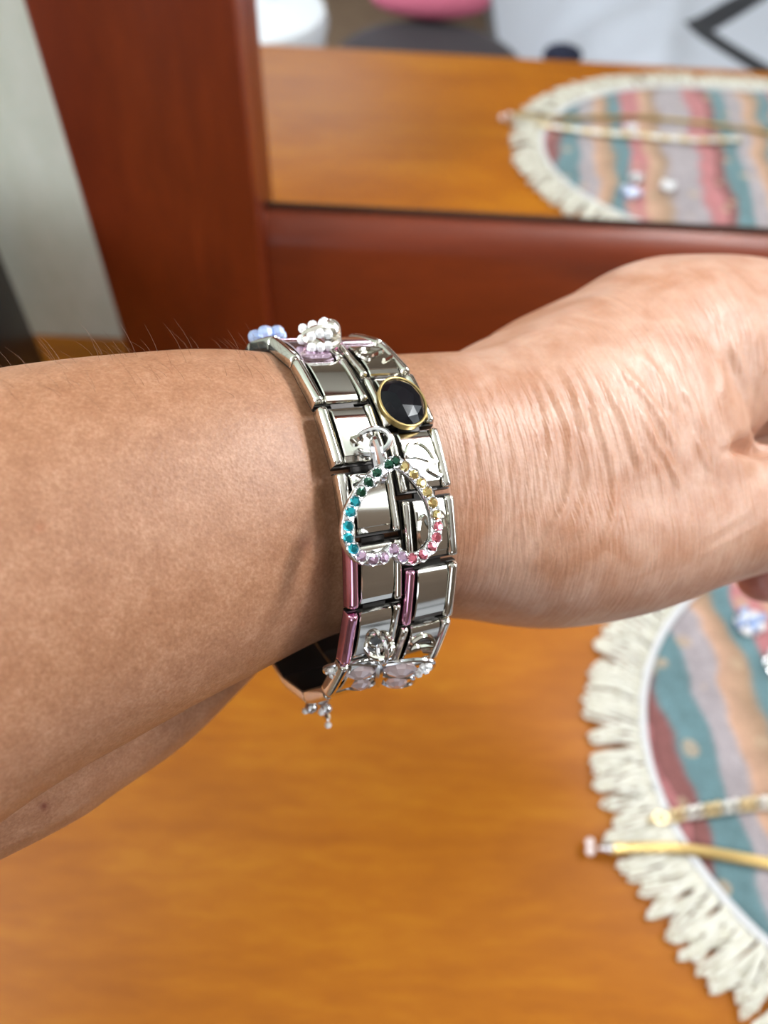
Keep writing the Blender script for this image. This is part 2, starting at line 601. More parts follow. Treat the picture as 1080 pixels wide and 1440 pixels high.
def fringe_loop(seed):
    r = random.Random(seed)
    L = .0280 + r.uniform(-.006, .0035)
    bend = r.uniform(-.007, .007)
    h = r.uniform(.0008, .0058)
    w = r.uniform(.0011, .0016)
    pts = []
    for t in np.linspace(0, 1, 6):
        pts.append((w * (.5 + .5 * t) + bend * t * t, L * t, .0018 + h * math.sin(PI * t) + .0008))
    up = pts
    tip = [(bend, L + .0016, .0016)]
    dn = [(x - 2 * w * (.5 + .5 * t), y, z * .8) for (x, y, z), t in zip(pts[::-1], np.linspace(1, 0, 6))]
    return MB().tube(catmull(up + tip + dn, 1), .00085 + r.uniform(0, .0002), 6)


loops = [fringe_loop(i) for i in range(14)]
loop_me = [l.mesh('fringe_loop', M_YARN) for l in loops]
P = outline(.0295, 600, 500)
seg = np.linalg.norm(np.roll(P, -1, 0) - P, axis=1)
cum = np.concatenate([[0], np.cumsum(seg)])
step = .00212
cand = []
for d in np.arange(0, cum[-1] - step, step):
    i = min(np.searchsorted(cum, d, side='right') - 1, len(P) - 1)
    q = P[(i + 1) % len(P)]
    p = P[i] + (q - P[i]) * ((d - cum[i]) / max(seg[i], 1e-9))
    t = nrm(q - P[i])
    nout = np.array([-t[1], t[0]])
    if np.dot(nout, p - np.array([.42, RYC])) < 0:
        nout = -nout
    a = random.gauss(0, .2)
    nout = np.array([nout[0] * math.cos(a) - nout[1] * math.sin(a), nout[0] * math.sin(a) + nout[1] * math.cos(a)])
    cand.append((np.linalg.norm(p - np.array([.10, .09])), p, nout))
cand.sort(key=lambda c: c[0])
rest = MB()
for k, (dist, p, no) in enumerate(cand):
    M = frame_m((p[0], p[1], random.uniform(0, .0012)), (no[1], -no[0], 0), (no[0], no[1], 0), (0, 0, 1))
    q = k % len(loops)
    if k < 300:
        put('fringe_loop', loop_me[q], runner, M)
    else:
        rest.add([M @ Vector(v_) for v_ in loops[q].v], loops[q].f)
tag(rest.build('fringe', M_YARN, runner), kind='stuff')

# ------------------------------------------------------------------ jewellery lying on the runner
gold = empty('gold_chain', (.14, .084, .006))
tag(gold, 'flat gold chain with clasp lying across the runner fringe', 'chain')
line = catmull([(.1105, .0838, .0088), (.141, .0850, .0078), (.1775, .0805, .0072), (.23, .073, .0066), (.29, .078, .0066), (.35, .09, .0066)], 12)
mb, mb2 = MB(), MB()
acc = 0
for i in range(len(line) - 1):
    a, b = line[i], line[i + 1]
    t = nrm(b - a)
    sdir = nrm(np.cross((0, 0, 1), t))
    for k in range(3):
        c_ = a + (b - a) * (k / 3)
        ring_pts = [c_ + .0022 * math.cos(x) * sdir + np.array([0, 0, .0008 * math.sin(x)]) + t * .0007 * math.cos(x) for x in np.arange(10) * 2 * PI / 10]
        mb.tube(ring_pts, .00042, 5, closed=True)
rings = []
for i, c_ in enumerate(line):
    t = nrm(line[min(i + 1, len(line) - 1)] - line[max(i - 1, 0)])
    sdir = nrm(np.cross((0, 0, 1), t))
    rings.append([c_ + sdir * x + np.array([0, 0, z]) for x, z in ((-.0019, -.0004), (.0019, -.0004), (.0019, .0004), (-.0019, .0004))])
mb2.loft(rings).build('chain_core', M_GOLD, gold)
mb.build('chain_weave', M_GOLD, gold)
MB().ball((.1090, .0838, .0080), .0027, 12, 8, (1, .9, .8)).ball((.1060, .0842, .0066), .0018, 10, 7).build('clasp_barrel', M_SILVER, gold)
mb = MB()
for dx, dy in ((-.0055, .002), (-.0058, -.0016)):
    mb.ball((.1070 + dx, .0848 + dy, .0050), .0021, 10, 7)
mb.build('clasp_ring', simple('rosy_silver', (.86, .76, .74, 1), .3, .2), gold)

rope = empty('rope_chain', (.15, .1, .006))
tag(rope, 'pale gold twisted rope chain lying on the runner above the flat gold chain', 'chain')
line = catmull([(.1385, .0985, .0070), (.1525, .1012, .0072), (.1842, .1061, .007), (.225, .108, .007), (.27, .111, .007), (.31, .105, .007)], 14)
lk = MB()
lk.tube([(.0030 * math.cos(x), .0016 * math.sin(x), .0009 * math.sin(2 * x)) for x in np.arange(16) * 2 * PI / 16], .00105, 7, closed=True)
lkm = [lk.mesh('chain_link', M_PALEGOLD), lk.mesh('chain_link', M_CHAINSIL)]
dl = np.concatenate([[0], np.cumsum(np.linalg.norm(np.diff(line, axis=0), axis=1))])
for k, d in enumerate(np.arange(0, dl[-1], .0043)):
    p = np.array([np.interp(d, dl, line[:, i]) for i in range(3)])
    p2 = np.array([np.interp(d + .001, dl, line[:, i]) for i in range(3)])
    t = nrm(p2 - p)
    a = .62 + (k % 2) * .2
    sd = nrm(np.cross((0, 0, 1), t))
    x = nrm(t * math.cos(a) + sd * math.sin(a))
    y = nrm(np.cross((0, 0, 1), x))
    put('chain_link', lkm[(k // 2) % 2], rope, frame_m(p, x, y * .95, (0, 0, 1)))
mb = MB()
mb.tube([(.1335 + .003 * math.cos(x), .0975 + .0022 * math.sin(x), .0075) for x in np.arange(14) * 2 * PI / 14], .0008, 6, closed=True)
mb.ball((.129, .0965, .0078), .0016, 8, 6)
mb.build('spring_clasp', M_PALEGOLD, rope)


def cluster(name, label, cx, cy, n, r0, spread, mats, z=.0058):
    e = empty(name, (cx, cy, z - .0016))
    tag(e, label, 'brooch', None)
    back = MB().loft([[(cx + spread * q * math.cos(a), cy + spread * q * math.sin(a), zz) for a in np.arange(14) * 2 * PI / 14] for q, zz in ((.7, z - .0016), (1, z - .001), (1, z - .0004), (.6, z))])
    back.build('backing', M_SILVER, e)
    for k in range(n):
        a = k * 2.399
        rr = spread * math.sqrt((k + .4) / n)
        put('crystal', MB().ball((0, 0, 0), r0, 7, 4).mesh('crystal', mats[k % len(mats)], False), e,
            Matrix.Translation((cx + rr * math.cos(a), cy + rr * math.sin(a), z + r0 * .75)))
    return e


cluster('crystal_brooch', 'pale blue and clear crystal cluster brooch beside the curled fingertip', .1985, .198, 9, .0026, .0075, [G_BLUE, G_CLEAR])
cluster('crystal_brooch', 'silver crystal brooch on the runner just below the blue cluster', .2075, .1755, 8, .0023, .0065, [G_CLEAR, M_SILVER])
cluster('crystal_brooch', 'clear crystal brooch farther right, seen in the mirror', .232, .186, 8, .0024, .0065, [G_CLEAR])
cluster('crystal_brooch', 'small clear crystal brooch near the rope chain, seen in the mirror', .216, .094, 6, .0022, .005, [G_CLEAR])

# ------------------------------------------------------------------ the arm
# wrist ring of the bracelets (camera axes): centre, axis, half height, half depth
RC, RAX = np.array([-.010811, .000563, .146835]), nrm([1, -.14967, .554246])
BU, BN = .031345, .026807
RN = np.array([0, 0, -1.0])
RN = nrm(RN - RN.dot(RAX) * RAX)
RU = np.cross(RAX, RN)
if RU[1] > 0:
    RU = -RU

TOP = np.array([(-420, 640), (-300, 590), (-150, 545), (0, 521), (100, 504), (200, 494), (300, 489), (360, 491), (430, 500), (500, 503), (560, 499), (620, 496), (690, 491), (760, 461), (850, 420), (920, 386), (1000, 361), (1050, 357), (1100, 366), (1160, 395)], float)
BOT = np.array([(-420, 1400), (-300, 1325), (-150, 1205), (0, 1112), (100, 1058), (200, 1004), (300, 955), (390, 912), (470, 884), (560, 870), (640, 873), (700, 880), (760, 876), (850, 859), (960, 838), (1080, 803), (1160, 770)], float)


def axis_depth(px):
    # depth of the arm's centre line seen at that column
    k = (px - PCX) / FPX
    z0 = RC[2] - RC[0] * .52
    if px < 466:
        z = z0 / (1 - .52 * k)
        return z
    zr = RC[2]
    x0 = RC[0]
    sl = .40
    return (zr - sl * x0) / (1 - sl * k)


def section(px, top, bot, fn, ex=2.0, n=40, dz=0.0):
    z = axis_depth(px) + dz
    cy = (top + bot) / 2
    h = (bot - top) / 2 / FPX
    ru = z * h / math.sqrt(1 + h * h)
    return np.array([(px - PCX) / FPX * z, (cy - PCY) / FPX * z, z]), ru, ru * fn


def body_mesh():
    mb = MB()
    # main forearm - wrist - hand loft
    xs = [-420, -300, -200, -100, 0, 60, 120, 180, 240, 300, 350, 400, 450, 500, 560, 620, 680, 740, 800, 860, 920]
    cs, rus, rns = [], [], []
    for px in xs:
        t, b = np.interp(px, TOP[:, 0], TOP[:, 1]), np.interp(px, BOT[:, 0], BOT[:, 1])
        fn = np.interp(px, [-300, 100, 350, 500, 650, 800, 920], [.93, .90, .90, .93, .88, .78, .62])
        c_, ru, rn = section(px, t, b, fn)
        cs.append(c_)
        rus.append(ru)
        rns.append(rn)
    cs = np.array(cs)
    tan = np.gradient(cs, axis=0)
    tan /= np.linalg.norm(tan, axis=1)[:, None]
    for _ in range(2):
        tan[1:-1] = (tan[:-2] + 2 * tan[1:-1] + tan[2:]) / 4
        tan /= np.linalg.norm(tan, axis=1)[:, None]
    rings = []
    th = np.arange(48) * 2 * PI / 48
    D = np.column_stack([cs, rus, rns, tan])
    D = catmull(D, 4)
    for row in D:
        c_, ru, rn, t = row[:3], row[3], row[4], nrm(row[5:8])
        n_ = np.array([0, 0, -1.0])
        n_ = nrm(n_ - n_.dot(t) * t)
        u_ = np.cross(t, n_)
        ex = .92
        co, si = np.cos(th), np.sin(th)
        rings.append([W(c_ + n_ * rn * np.sign(a) * abs(a) ** ex + u_ * ru * np.sign(b) * abs(b) ** ex) for a, b in zip(co, si)])
    # rounded ends
    def cap(ring, out):
        ring = np.array(ring)
        c_ = ring.mean(0)
        return [list(c_ + (ring - c_) * s_ + out * o_) for s_, o_ in ((.9, .006), (.7, .012), (.4, .016), (.1, .017))]
    d0, d1 = nrm(np.mean(rings[0], 0) - np.mean(rings[1], 0)), nrm(np.mean(rings[-1], 0) - np.mean(rings[-2], 0))
    rings = cap(rings[0], d0)[::-1] + rings + cap(rings[-1], d1)
    mb.loft(rings)

    def limb(pts, seg=20, n=6):
        """pts: (px, py, depth, radius in metres)"""
        Q = np.array([list(unp(a, b, c)) + [r] for a, b, c, r in pts])
        Q = catmull(Q, n)
        P_, R_ = Q[:, :3], Q[:, 3]
        d0_, d1_ = nrm(P_[0] - P_[1]), nrm(P_[-1] - P_[-2])
        A = [P_[0] + d0_ * R_[0] * k for k in (.97, .8, .45)]
        Ar = [R_[0] * k for k in (.22, .6, .89)]
        B = [P_[-1] + d1_ * R_[-1] * k for k in (.45, .8, .97)]
        Br = [R_[-1] * k for k in (.89, .6, .22)]
        mb.tube(np.vstack([A, P_, B]), np.concatenate([Ar, R_, Br]), seg)

    # elbow and upper arm, going back towards the shoulder
    def limb_cam(pts, seg=24):
        Q = catmull(np.array([list(W(p[:3])) + [p[3]] for p in pts]), 8)
        e0, e1 = nrm(Q[0, :3] - Q[1, :3]), nrm(Q[-1, :3] - Q[-2, :3])
        r0, r1 = Q[0, 3], Q[-1, 3]
        P_ = np.vstack([[Q[0, :3] + e0 * r0 * k for k in (.97, .8, .45)], Q[:, :3], [Q[-1, :3] + e1 * r1 * k for k in (.45, .8, .97)]])
        mb.tube(P_, np.concatenate([[r0 * k for k in (.22, .6, .89)], Q[:, 3], [r1 * k for k in (.89, .6, .22)]]), seg)

    limb_cam([(-.108, .0315, .1005, .026), (-.135, .040, .087, .034), (-.165, .050, .072, .0385), (-.205, .068, .046, .037), (-.228, .098, .012, .039), (-.245, .150, -.045, .043), (-.262, .215, -.110, .047), (-.275, .275, -.170, .051)])
    # soft lower lobe of the forearm, behind the near edge
    limb([(-700, 1150, .100, .018), (-540, 1135, .112, .026), (-380, 1120, .121, .030), (-200, 1055, .130, .028), (0, 1014, .141, .0225), (100, 978, .147, .0205), (200, 945, .153, .0170), (290, 903, .157, .0125), (360, 868, .159, .0085)])
    # web of skin between thumb and index finger
    limb([(880, 640, .187, .012), (1000, 626, .206, .010), (1100, 608, .217, .0105), (1190, 600, .220, .0095)])
    # back of the hand towards the knuckles
    limb([(700, 600, .166, .0185), (820, 565, .176, .0225), (930, 520, .186, .0262), (1010, 488, .192, .0222), (1090, 478, .198, .0188), (1170, 485, .204, .0160)])
    limb([(760, 560, .180, .019), (900, 520, .196, .0235), (1040, 490, .210, .0215), (1180, 490, .222, .017)])
    # thumb mound and thumb
    limb([(640, 735, .152, .0180), (760, 742, .158, .0205), (880, 735, .166, .0198), (980, 722, .1715, .0170), (1080, 712, .176, .0141), (1160, 690, .181, .0118), (1240, 655, .186, .0106), (1310, 625, .190, .0088)])
    # heel of the palm below
    limb([(680, 770, .170, .0165), (820, 765, .182, .0165), (960, 748, .194, .0150), (1080, 730, .203, .0130)])
    # fingers, curled in
    limb([(1150, 490, .203, .0125), (1260, 520, .207, .0105), (1320, 620, .210, .0095), (1285, 720, .209, .0085), (1205, 752, .206, .0078)], 16)
    limb([(1160, 490, .216, .0125), (1290, 530, .223, .0105), (1345, 640, .226, .0097), (1280, 740, .222, .0086), (1170, 785, .214, .0080)], 16)
    limb([(1150, 500, .228, .0120), (1270, 560, .238, .0100), (1310, 670, .240, .0092), (1230, 770, .230, .0082), (1130, 800, .217, .0078), (1072, 812, .209, .0072)], 16)
    limb([(1120, 520, .236, .0110), (1220, 590, .248, .0090), (1255, 690, .250, .0082), (1190, 770, .242, .0074), (1125, 790, .235, .0066)], 16)
    return mb


raw = put('body_tmp', body_mesh().mesh('body_tmp', None, False))
md = raw.modifiers.new('r', 'REMESH')
md.mode = 'VOXEL'
md.voxel_size = .00062
dg = bpy.context.evaluated_depsgraph_get()
body_me = bpy.data.meshes.new_from_object(raw.evaluated_get(dg))
bpy.data.objects.remove(raw)
nv = len(body_me.vertices)
co = np.empty(nv * 3)
body_me.vertices.foreach_get('co', co)
co = co.reshape(-1, 3)
ne = len(body_me.edges)
ed = np.empty(ne * 2, dtype=np.int64)
body_me.edges.foreach_get('vertices', ed)
ed = ed.reshape(-1, 2)
deg = np.bincount(ed.ravel(), minlength=nv).astype(float)


def lap(a):
    out = np.zeros_like(a)
    for k in range(a.shape[1]):
        out[:, k] = np.bincount(ed[:, 0], a[ed[:, 1], k], nv) + np.bincount(ed[:, 1], a[ed[:, 0], k], nv)
    return out / deg[:, None]


px = to_px(co)
keep = np.clip((px[:, 0] - 60) / 200, 0, 1)            # sharper fold on the forearm, softer hand
for it in range(46):
    k = .5 if it < 8 else .5 * (.12 + .88 * np.clip((px[:, 0] - 330) / 120, 0, 1))[:, None]
    co = co + k * (lap(co) - co)
body_me.vertices.foreach_set('co', co.ravel())
body_me.update()
no = np.empty(nv * 3)
body_me.vertices.foreach_get('normal', no)
no = no.reshape(-1, 3)
px = to_px(co)
facing = np.clip(-np.einsum('ij,ij->i', no, (co - CAM) / np.linalg.norm(co - CAM, axis=1)[:, None]), -1, 1)
front = np.clip((facing + .05) / .2, 0, 1)


def seg_dist(P, line):
    best = np.full(len(P), 1e9)
    tt = np.zeros(len(P))
    L = len(line) - 1
    for i in range(L):
        a, b = line[i], line[i + 1]
        ab = b - a
        t = np.clip(((P - a) @ ab) / (ab @ ab), 0, 1)
        d = np.linalg.norm(P - (a + t[:, None] * ab), axis=1)
        m_ = d < best
        best[m_] = d[m_]
        tt[m_] = (i + t[m_]) / L
    return best, tt


def Z4(l):
    return catmull(np.array([(640 + x / 2.4545, 340 + y / 2.4545) for x, y in l], float), 4)


ridges = [
    (.34, 4.6, [(200, 385), (300, 460), (350, 540), (385, 620), (400, 700), (400, 800), (385, 900), (340, 980), (290, 1060), (230, 1150)]),
    (.30, 5.0, [(350, 400), (410, 500), (435, 580), (450, 660)]),
    (.34, 4.8, [(420, 420), (480, 540), (500, 620), (525, 700), (545, 770), (552, 860), (545, 960), (505, 1050), (440, 1140)]),
    (.34, 5.2, [(490, 440), (560, 560), (595, 640), (620, 720), (655, 790)]),
    (.34, 5.0, [(540, 400), (640, 510), (690, 570), (730, 640), (775, 720)]),
    (.30, 6.0, [(620, 370), (700, 460), (740, 540), (765, 590)]),
    (.26, 4.6, [(640, 560), (690, 680), (740, 760), (795, 880)]),
    (.30, 6.0, [(790, 500), (830, 580), (855, 660)]),
    (.22, 4.6, [(690, 740), (725, 850), (728, 950)]),
    (.34, 6.5, [(955, 330), (985, 430), (1002, 510), (1010, 570)]),
    (.30, 5.5, [(910, 400), (922, 470), (925, 540)]),
    (.22, 4.6, [(840, 680), (885, 800)]),
    (.22, 4.6, [(270, 450), (315, 560), (335, 660), (340, 760)]),
    (.18, 4.2, [(600, 640), (625, 720), (632, 800)]),
    (.20, 4.6, [(1040, 300), (1060, 400), (1068, 460)]),
    (.20, 5.0, [(455, 700), (465, 800), (450, 900), (400, 1000), (330, 1090), (250, 1180)]),
    (.16, 4.6, [(480, 860), (470, 960), (420, 1050), (350, 1140)]),
    (.07, 5.0, [(860, 1030), (960, 960), (1070, 880)]),
    (.07, 5.0, [(840, 1090), (950, 1030), (1070, 960)]),
]
for k in range(15):                                     # fine parallel skin lines next to the bracelet
    x0 = 20 + k * 21 + random.uniform(-5, 5)
    sh = x0 - 330
    ys = random.uniform(60, 130)
    ye = random.uniform(820, 1180)
    base = [(215, 385), (275, 470), (312, 560), (330, 650), (336, 740), (330, 840), (305, 940), (260, 1040), (210, 1140)]
    pts = [(x + sh * (1.0 - .1 * i / 8) + 20 * random.uniform(-.2, .2), y) for i, (x, y) in enumerate(base) if y < ye]
    ridges.append((random.uniform(.09, .2), 3.6, pts))
disp = np.zeros(nv)
sel = np.where((px[:, 0] > 560) & (px[:, 0] < 1200) & (front > 0))[0]
for amp, sig, line in ridges:
    d, t = seg_dist(px[sel, :2], Z4(line))
    fall = np.clip(np.minimum(t, 1 - t) / .22, 0, 1)
    fall = fall * fall * (3 - 2 * fall)
    disp[sel] += .00112 * amp * fall * (np.exp(-(d / sig) ** 2) - .45 * np.exp(-((d - 2.1 * sig) / sig) ** 2))
# web between thumb and index: the dark fold
dd, t = seg_dist(px[sel, :2], np.array([(1028., 632.), (1075., 622.), (1160., 596.)]))
disp[sel] -= .0050 * np.exp(-(dd / 13.0) ** 2) * np.clip(t / .35, 0, 1)
dd, t = seg_dist(px[sel, :2], np.array([(1020., 636.), (1050., 626.)]))
disp[sel] -= .0004 * np.exp(-(dd / 7.0) ** 2)
# slight dent of the forearm beside the bracelet
d, t = seg_dist(px[:, :2], np.array([(395., 512.), (432., 571.), (459., 665.), (470., 740.), (474., 800.), (468., 870.)]))
disp -= .0007 * np.exp(-(d / 16.0) ** 2) * front
co = co + no * (disp * front)[:, None]
body_me.vertices.foreach_set('co', co.ravel())
body_me.polygons.foreach_set('use_smooth', [True] * len(body_me.polygons))
# along-arm coordinate and colour marks
armax = WD(RAX)
s_ = (co - W(RC)) @ armax
body_me.attributes.new('along', 'FLOAT', 'POINT').data.foreach_set('value', s_)
hand = np.clip((px[:, 0] - 600) / 60, 0, 1)
body_me.attributes.new('hand', 'FLOAT', 'POINT').data.foreach_set('value', hand)
tint = np.ones((nv, 4))


def spot(x, y, r, col, k):
    g = np.exp(-(((px[:, 0] - x) ** 2 + (px[:, 1] - y) ** 2) / r ** 2)) * (facing > 0) * k
    for i in range(3):
        tint[:, i] *= 1 - g * (1 - col[i])


spot(62, 1134, 6, (.45, .18, .16), .9)
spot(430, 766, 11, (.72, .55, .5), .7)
spot(56, 742, 7, (.9, .62, .5), .6)
for k in range(70):
    spot(random.uniform(0, 460), random.uniform(540, 1050), random.uniform(2, 5), (.86, .70, .60), random.uniform(.2, .6))
spot(655, 622, 9, (.82, .66, .6), .6)
# pink curled fingertips and knuckle side
tip = np.clip((px[:, 0] - 1000) / 20, 0, 1) * np.clip((px[:, 2] - .198) / .004, 0, 1) * np.clip((px[:, 1] - 740) / 30, 0, 1)
tint[:, 1] *= 1 - .24 * tip
tint[:, 2] *= 1 - .05 * tip
body_me.color_attributes.new('tint', 'FLOAT_COLOR', 'POINT').data.foreach_set('color', tint.ravel())

m = Mat('skin')
v = m.coords()
at = m.n('ShaderNodeAttribute', attribute_name='tint')
al = m.n('ShaderNodeAttribute', attribute_name='along')
hn = m.n('ShaderNodeAttribute', attribute_name='hand')
mott = m.math('ADD', m.math('MULTIPLY', m.noise(v, 260, 4, .65), .45), m.math('MULTIPLY', m.noise(v, 1700, 3, .6), .55))
c = m.ramp(mott, [(.30, srgb(146, 97, 68)), (.5, srgb(168, 119, 88)), (.70, srgb(190, 143, 113))])
c = m.mix(hn.outputs['Fac'], c, m.mix(.55, c, m.ramp(m.noise(v, 95, 3, .6, .4), [(.36, srgb(186, 134, 108)), (.62, srgb(216, 176, 156))])))
c = m.mix(1.0, c, at.outputs['Color'], 'MULTIPLY')
m.l(c, m.p.inputs['Base Color'])
m.l(m.math('SUBTRACT', .45, m.math('MULTIPLY', hn.outputs['Fac'], .09)), m.p.inputs['Roughness'])
m.set(Subsurface_Weight=.16, Subsurface_Scale=.003, Specular_IOR_Level=.5)
m.p.inputs['Subsurface Radius'].default_value = (1.0, .35, .2)
# skin lines: stretched across the arm on the wrist and hand, pores elsewhere
cv = m.n('ShaderNodeCombineXYZ')
sepc = m.n('ShaderNodeSeparateXYZ')
m.l(v, sepc.inputs[0])
m.l(m.math('MULTIPLY', al.outputs['Fac'], 1500), cv.inputs[0])
m.l(m.math('MULTIPLY', sepc.outputs[1], 130), cv.inputs[1])
m.l(m.math('MULTIPLY', sepc.outputs[2], 130), cv.inputs[2])
lines = m.noise(cv.outputs[0], 1.0, 2, .5, .35)
vo = m.n('ShaderNodeTexVoronoi')
vo.inputs['Scale'].default_value = 2100
m.l(v, vo.inputs['Vector'])
b1 = m.bump(m.math('MULTIPLY', lines, m.math('ADD', m.math('MULTIPLY', hn.outputs['Fac'], .92), .08)), .85, .0003)
b2 = m.bump(vo.outputs['Distance'], .26, .00012, b1)
m.l(b2, m.p.inputs['Normal'])
M_SKIN = m.m
body_me.materials.clear()
body_me.materials.append(M_SKIN)
body_me.update()

person = empty('person', W(RC))
tag(person, 'outstretched left forearm and loosely closed hand of a person wearing bracelets', 'person')
put('forearm_and_hand', body_me, person)

# fine arm hair
hm = MB()
cand_i = np.where((px[:, 0] > -60) & (px[:, 0] < 400) & (facing > -.15) & (facing < .75) & (px[:, 1] < 800))[0]
for i in rng.choice(cand_i, 90, replace=False):
    p, n_ = co[i], no[i]
    g = nrm(-armax * random.uniform(.3, 1) + WD([0, -.4, 0]) * random.uniform(-.5, 1.2) + n_ * .5)
    L = random.uniform(.0014, .0042)
    pts = [p + n_ * .0001, p + (n_ * .5 + g * .6) * L * .4, p + (n_ * .42 + g) * L * .7, p + (n_ * .30 + g * 1.25) * L]
    hm.tube(pts, [2.2e-5, 2.0e-5, 1.6e-5, .6e-5], 3)
tag(hm.build('arm_hair', simple('fine_hair', srgb(120, 86, 66), .5), person), kind='stuff')

# ------------------------------------------------------------------ the two bracelets
AXW = WD(RAX)


def ring_frame(deg, off, lift=0.0):
    """world frame on the bracelet: x along the arm, y round the wrist (upwards), z outwards"""
    t = math.radians(deg)
    P = RC + off * RAX + RN * BN * math.cos(t) + RU * BU * math.sin(t)
    tg = nrm(-RN * BN * math.sin(t) + RU * BU * math.cos(t))
    n_ = np.cross(RAX, tg)
    if n_.dot(P - RC) < 0:
        n_ = -n_
    P = P + n_ * lift
    x, y, z = WD(RAX), WD(tg), WD(n_)
    return frame_m(W(P), x, y, z)


def prof_mesh(name, w, prof, mat, bev=.00016):
    """profile (y,z) along the wrist, extruded over width w along the arm, edges bevelled"""
    n = len(prof)
    mb = MB()
    bot = [(y, -.0002) for y, z in prof[::-1]]
    loop = prof + [(prof[-1][0], -.0002), (prof[0][0], -.0002)]
    a = [(-w / 2 + bev, y, z) for y, z in loop]
    a0 = [(-w / 2, y * .985, z - bev if z > 0 else z) for y, z in loop]
    b = [(w / 2 - bev, y, z) for y, z in loop]
    b0 = [(w / 2, y * .985, z - bev if z > 0 else z) for y, z in loop]
    mb.loft([a0, a, b, b0])
    return mb.mesh(name, mat, True, 28)


PL = .0101
plate_prof = [(-.00470, .0004), (-.00455, .00075), (-.00375, .00100), (-.00365, .00118), (-.00250, .00136), (-.0008, .00147), (.0010, .00148), (.0026, .00140), (.0040, .00118), (.0046, .0008), (.0047, .0004)]
bar_len = .0049


def bar_mesh(name, w, mat, h=.00150):
    rings = []
    for y, s in ((-bar_len, .80), (-bar_len + .0002, .95), (-bar_len + .0007, 1.0), (-.002, 1.04), (.002, 1.04), (bar_len - .0007, 1.0), (bar_len - .0002, .95), (bar_len, .80)):
        r = []
        for k in range(9):
            a = PI * k / 8
            r.append((w / 2 * math.cos(a) * min(1, s + .02), y, .0002 + (h * s) * math.sin(a) ** .8))
        r += [(-w / 2 * .98, y, -.0006), (w / 2 * .98, y, -.0006)]
        rings.append(r)
    return MB().loft(rings).mesh(name, mat, True, 50)


PLATE_W = .0058
me_plate = prof_mesh('plate', PLATE_W, plate_prof, M_STEEL)
me_plate_mauve = prof_mesh('plate', PLATE_W, plate_prof, M_MAUVE)
me_bar = bar_mesh('side_bar', .00195, M_STEEL)
me_bar_pink = bar_mesh('side_bar', .00195, M_PINKBAR)
me_bar_thin = bar_mesh('side_bar', .0015, M_STEEL, .0013)
me_bar_thin_pink = bar_mesh('side_bar', .0018, M_PINKBAR, .0014)
base_m = MB().box(-.0049, .0049, -.00505, .00505, -.0009, .0001).box(-.002, .002, .0044, .0058, -.0006, .0001).mesh('link', M_LINKSHADE, False)
OFF = .00512


def build_row(e, off, phase, inner_first, pink_l, pink_r, mauve):
    out = {}
    for k in range(18):
        deg = phase + 20 * k
        if deg > 180:
            deg -= 360
        F = ring_frame(deg, off)
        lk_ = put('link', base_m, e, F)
        key = round(deg)
        put('plate', me_plate_mauve if key in mauve else me_plate, lk_, F @ Matrix.Translation((.0001, 0, 0)))
        if not inner_first:                     # left row: heavy bar on the forearm side
            put('side_bar', me_bar_pink if key in pink_l else me_bar, lk_, F @ Matrix.Translation((-.00405, 0, 0)))
            put('side_bar', me_bar_thin, lk_, F @ Matrix.Translation((.0040, 0, -.0001)))
        else:
            put('side_bar', me_bar_thin_pink if key in pink_l else me_bar_thin, lk_, F @ Matrix.Translation((-.00400, 0, -.0001)))
            put('side_bar', me_bar, lk_, F @ Matrix.Translation((.00405, 0, 0)))
        out[key] = (lk_, F)
    return out


bl = empty('charm_bracelet', W(RC - OFF * RAX - RU * BU))
tag(bl, 'steel link bracelet on the forearm side carrying the rhinestone heart and butterfly charms', 'bracelet', 'link bracelets on the wrist')
br = empty('charm_bracelet', W(RC + OFF * RAX - RU * BU))
tag(br, 'steel link bracelet on the hand side carrying the gold-rimmed black oval stone', 'bracelet', 'link bracelets on the wrist')
LROW = build_row(bl, -OFF, 1.3, False, (-19, -39), (), (61, 81, 101))
RROW = build_row(br, OFF, 11.5, True, (-28, -29, 72), (), (72, 92))


def near(row, deg):
    k = min(row, key=lambda q: abs(q - deg))
    return row[k]


# --- black oval stone with gold rim (hand-side bracelet)
lk_, F = near(RROW, 31.5)
F = ring_frame(29.0, OFF - .0004, .0011) @ Matrix.Rotation(math.radians(-12), 4, 'Z')
ax_, ay_ = .0041, .0048
mb = MB()
mb.tube([(ax_ * math.cos(a), ay_ * math.sin(a), .0013) for a in np.arange(40) * 2 * PI / 40], .00022, 8, closed=True)
mb.loft([[(ax_ * q * math.cos(a), ay_ * q * math.sin(a), z) for a in np.arange(40) * 2 * PI / 40] for q, z in ((.9, -.0002), (1.02, .0002), (1.03, .0012), (.97, .0013))])
rim = mb.build('oval_setting', M_GOLD, br, F)
tag(rim, 'gold oval rim around the black stone')
fac = MB()
N1, N2, N3 = 20, 10, 5
r1 = [(ax_ * .97 * math.cos(a), ay_ * .97 * math.sin(a), .0013) for a in np.arange(N1) * 2 * PI / N1]
r2 = [(ax_ * .74 * math.cos(a), ay_ * .74 * math.sin(a), .00205) for a in (np.arange(N2) + .5) * 2 * PI / N2]
r3 = [(ax_ * .40 * math.cos(a), ay_ * .40 * math.sin(a), .0025) for a in (np.arange(N3) + .3) * 2 * PI / N3]
fs = []
o1, o2, o3 = 0, N1, N1 + N2
for k in range(N2):
    fs += [(o1 + 2 * k, o1 + (2 * k + 1) % N1, o2 + k), (o1 + (2 * k + 1) % N1, o1 + (2 * k + 2) % N1, o2 + k), (o1 + (2 * k + 2) % N1, o2 + (k + 1) % N2, o2 + k)]
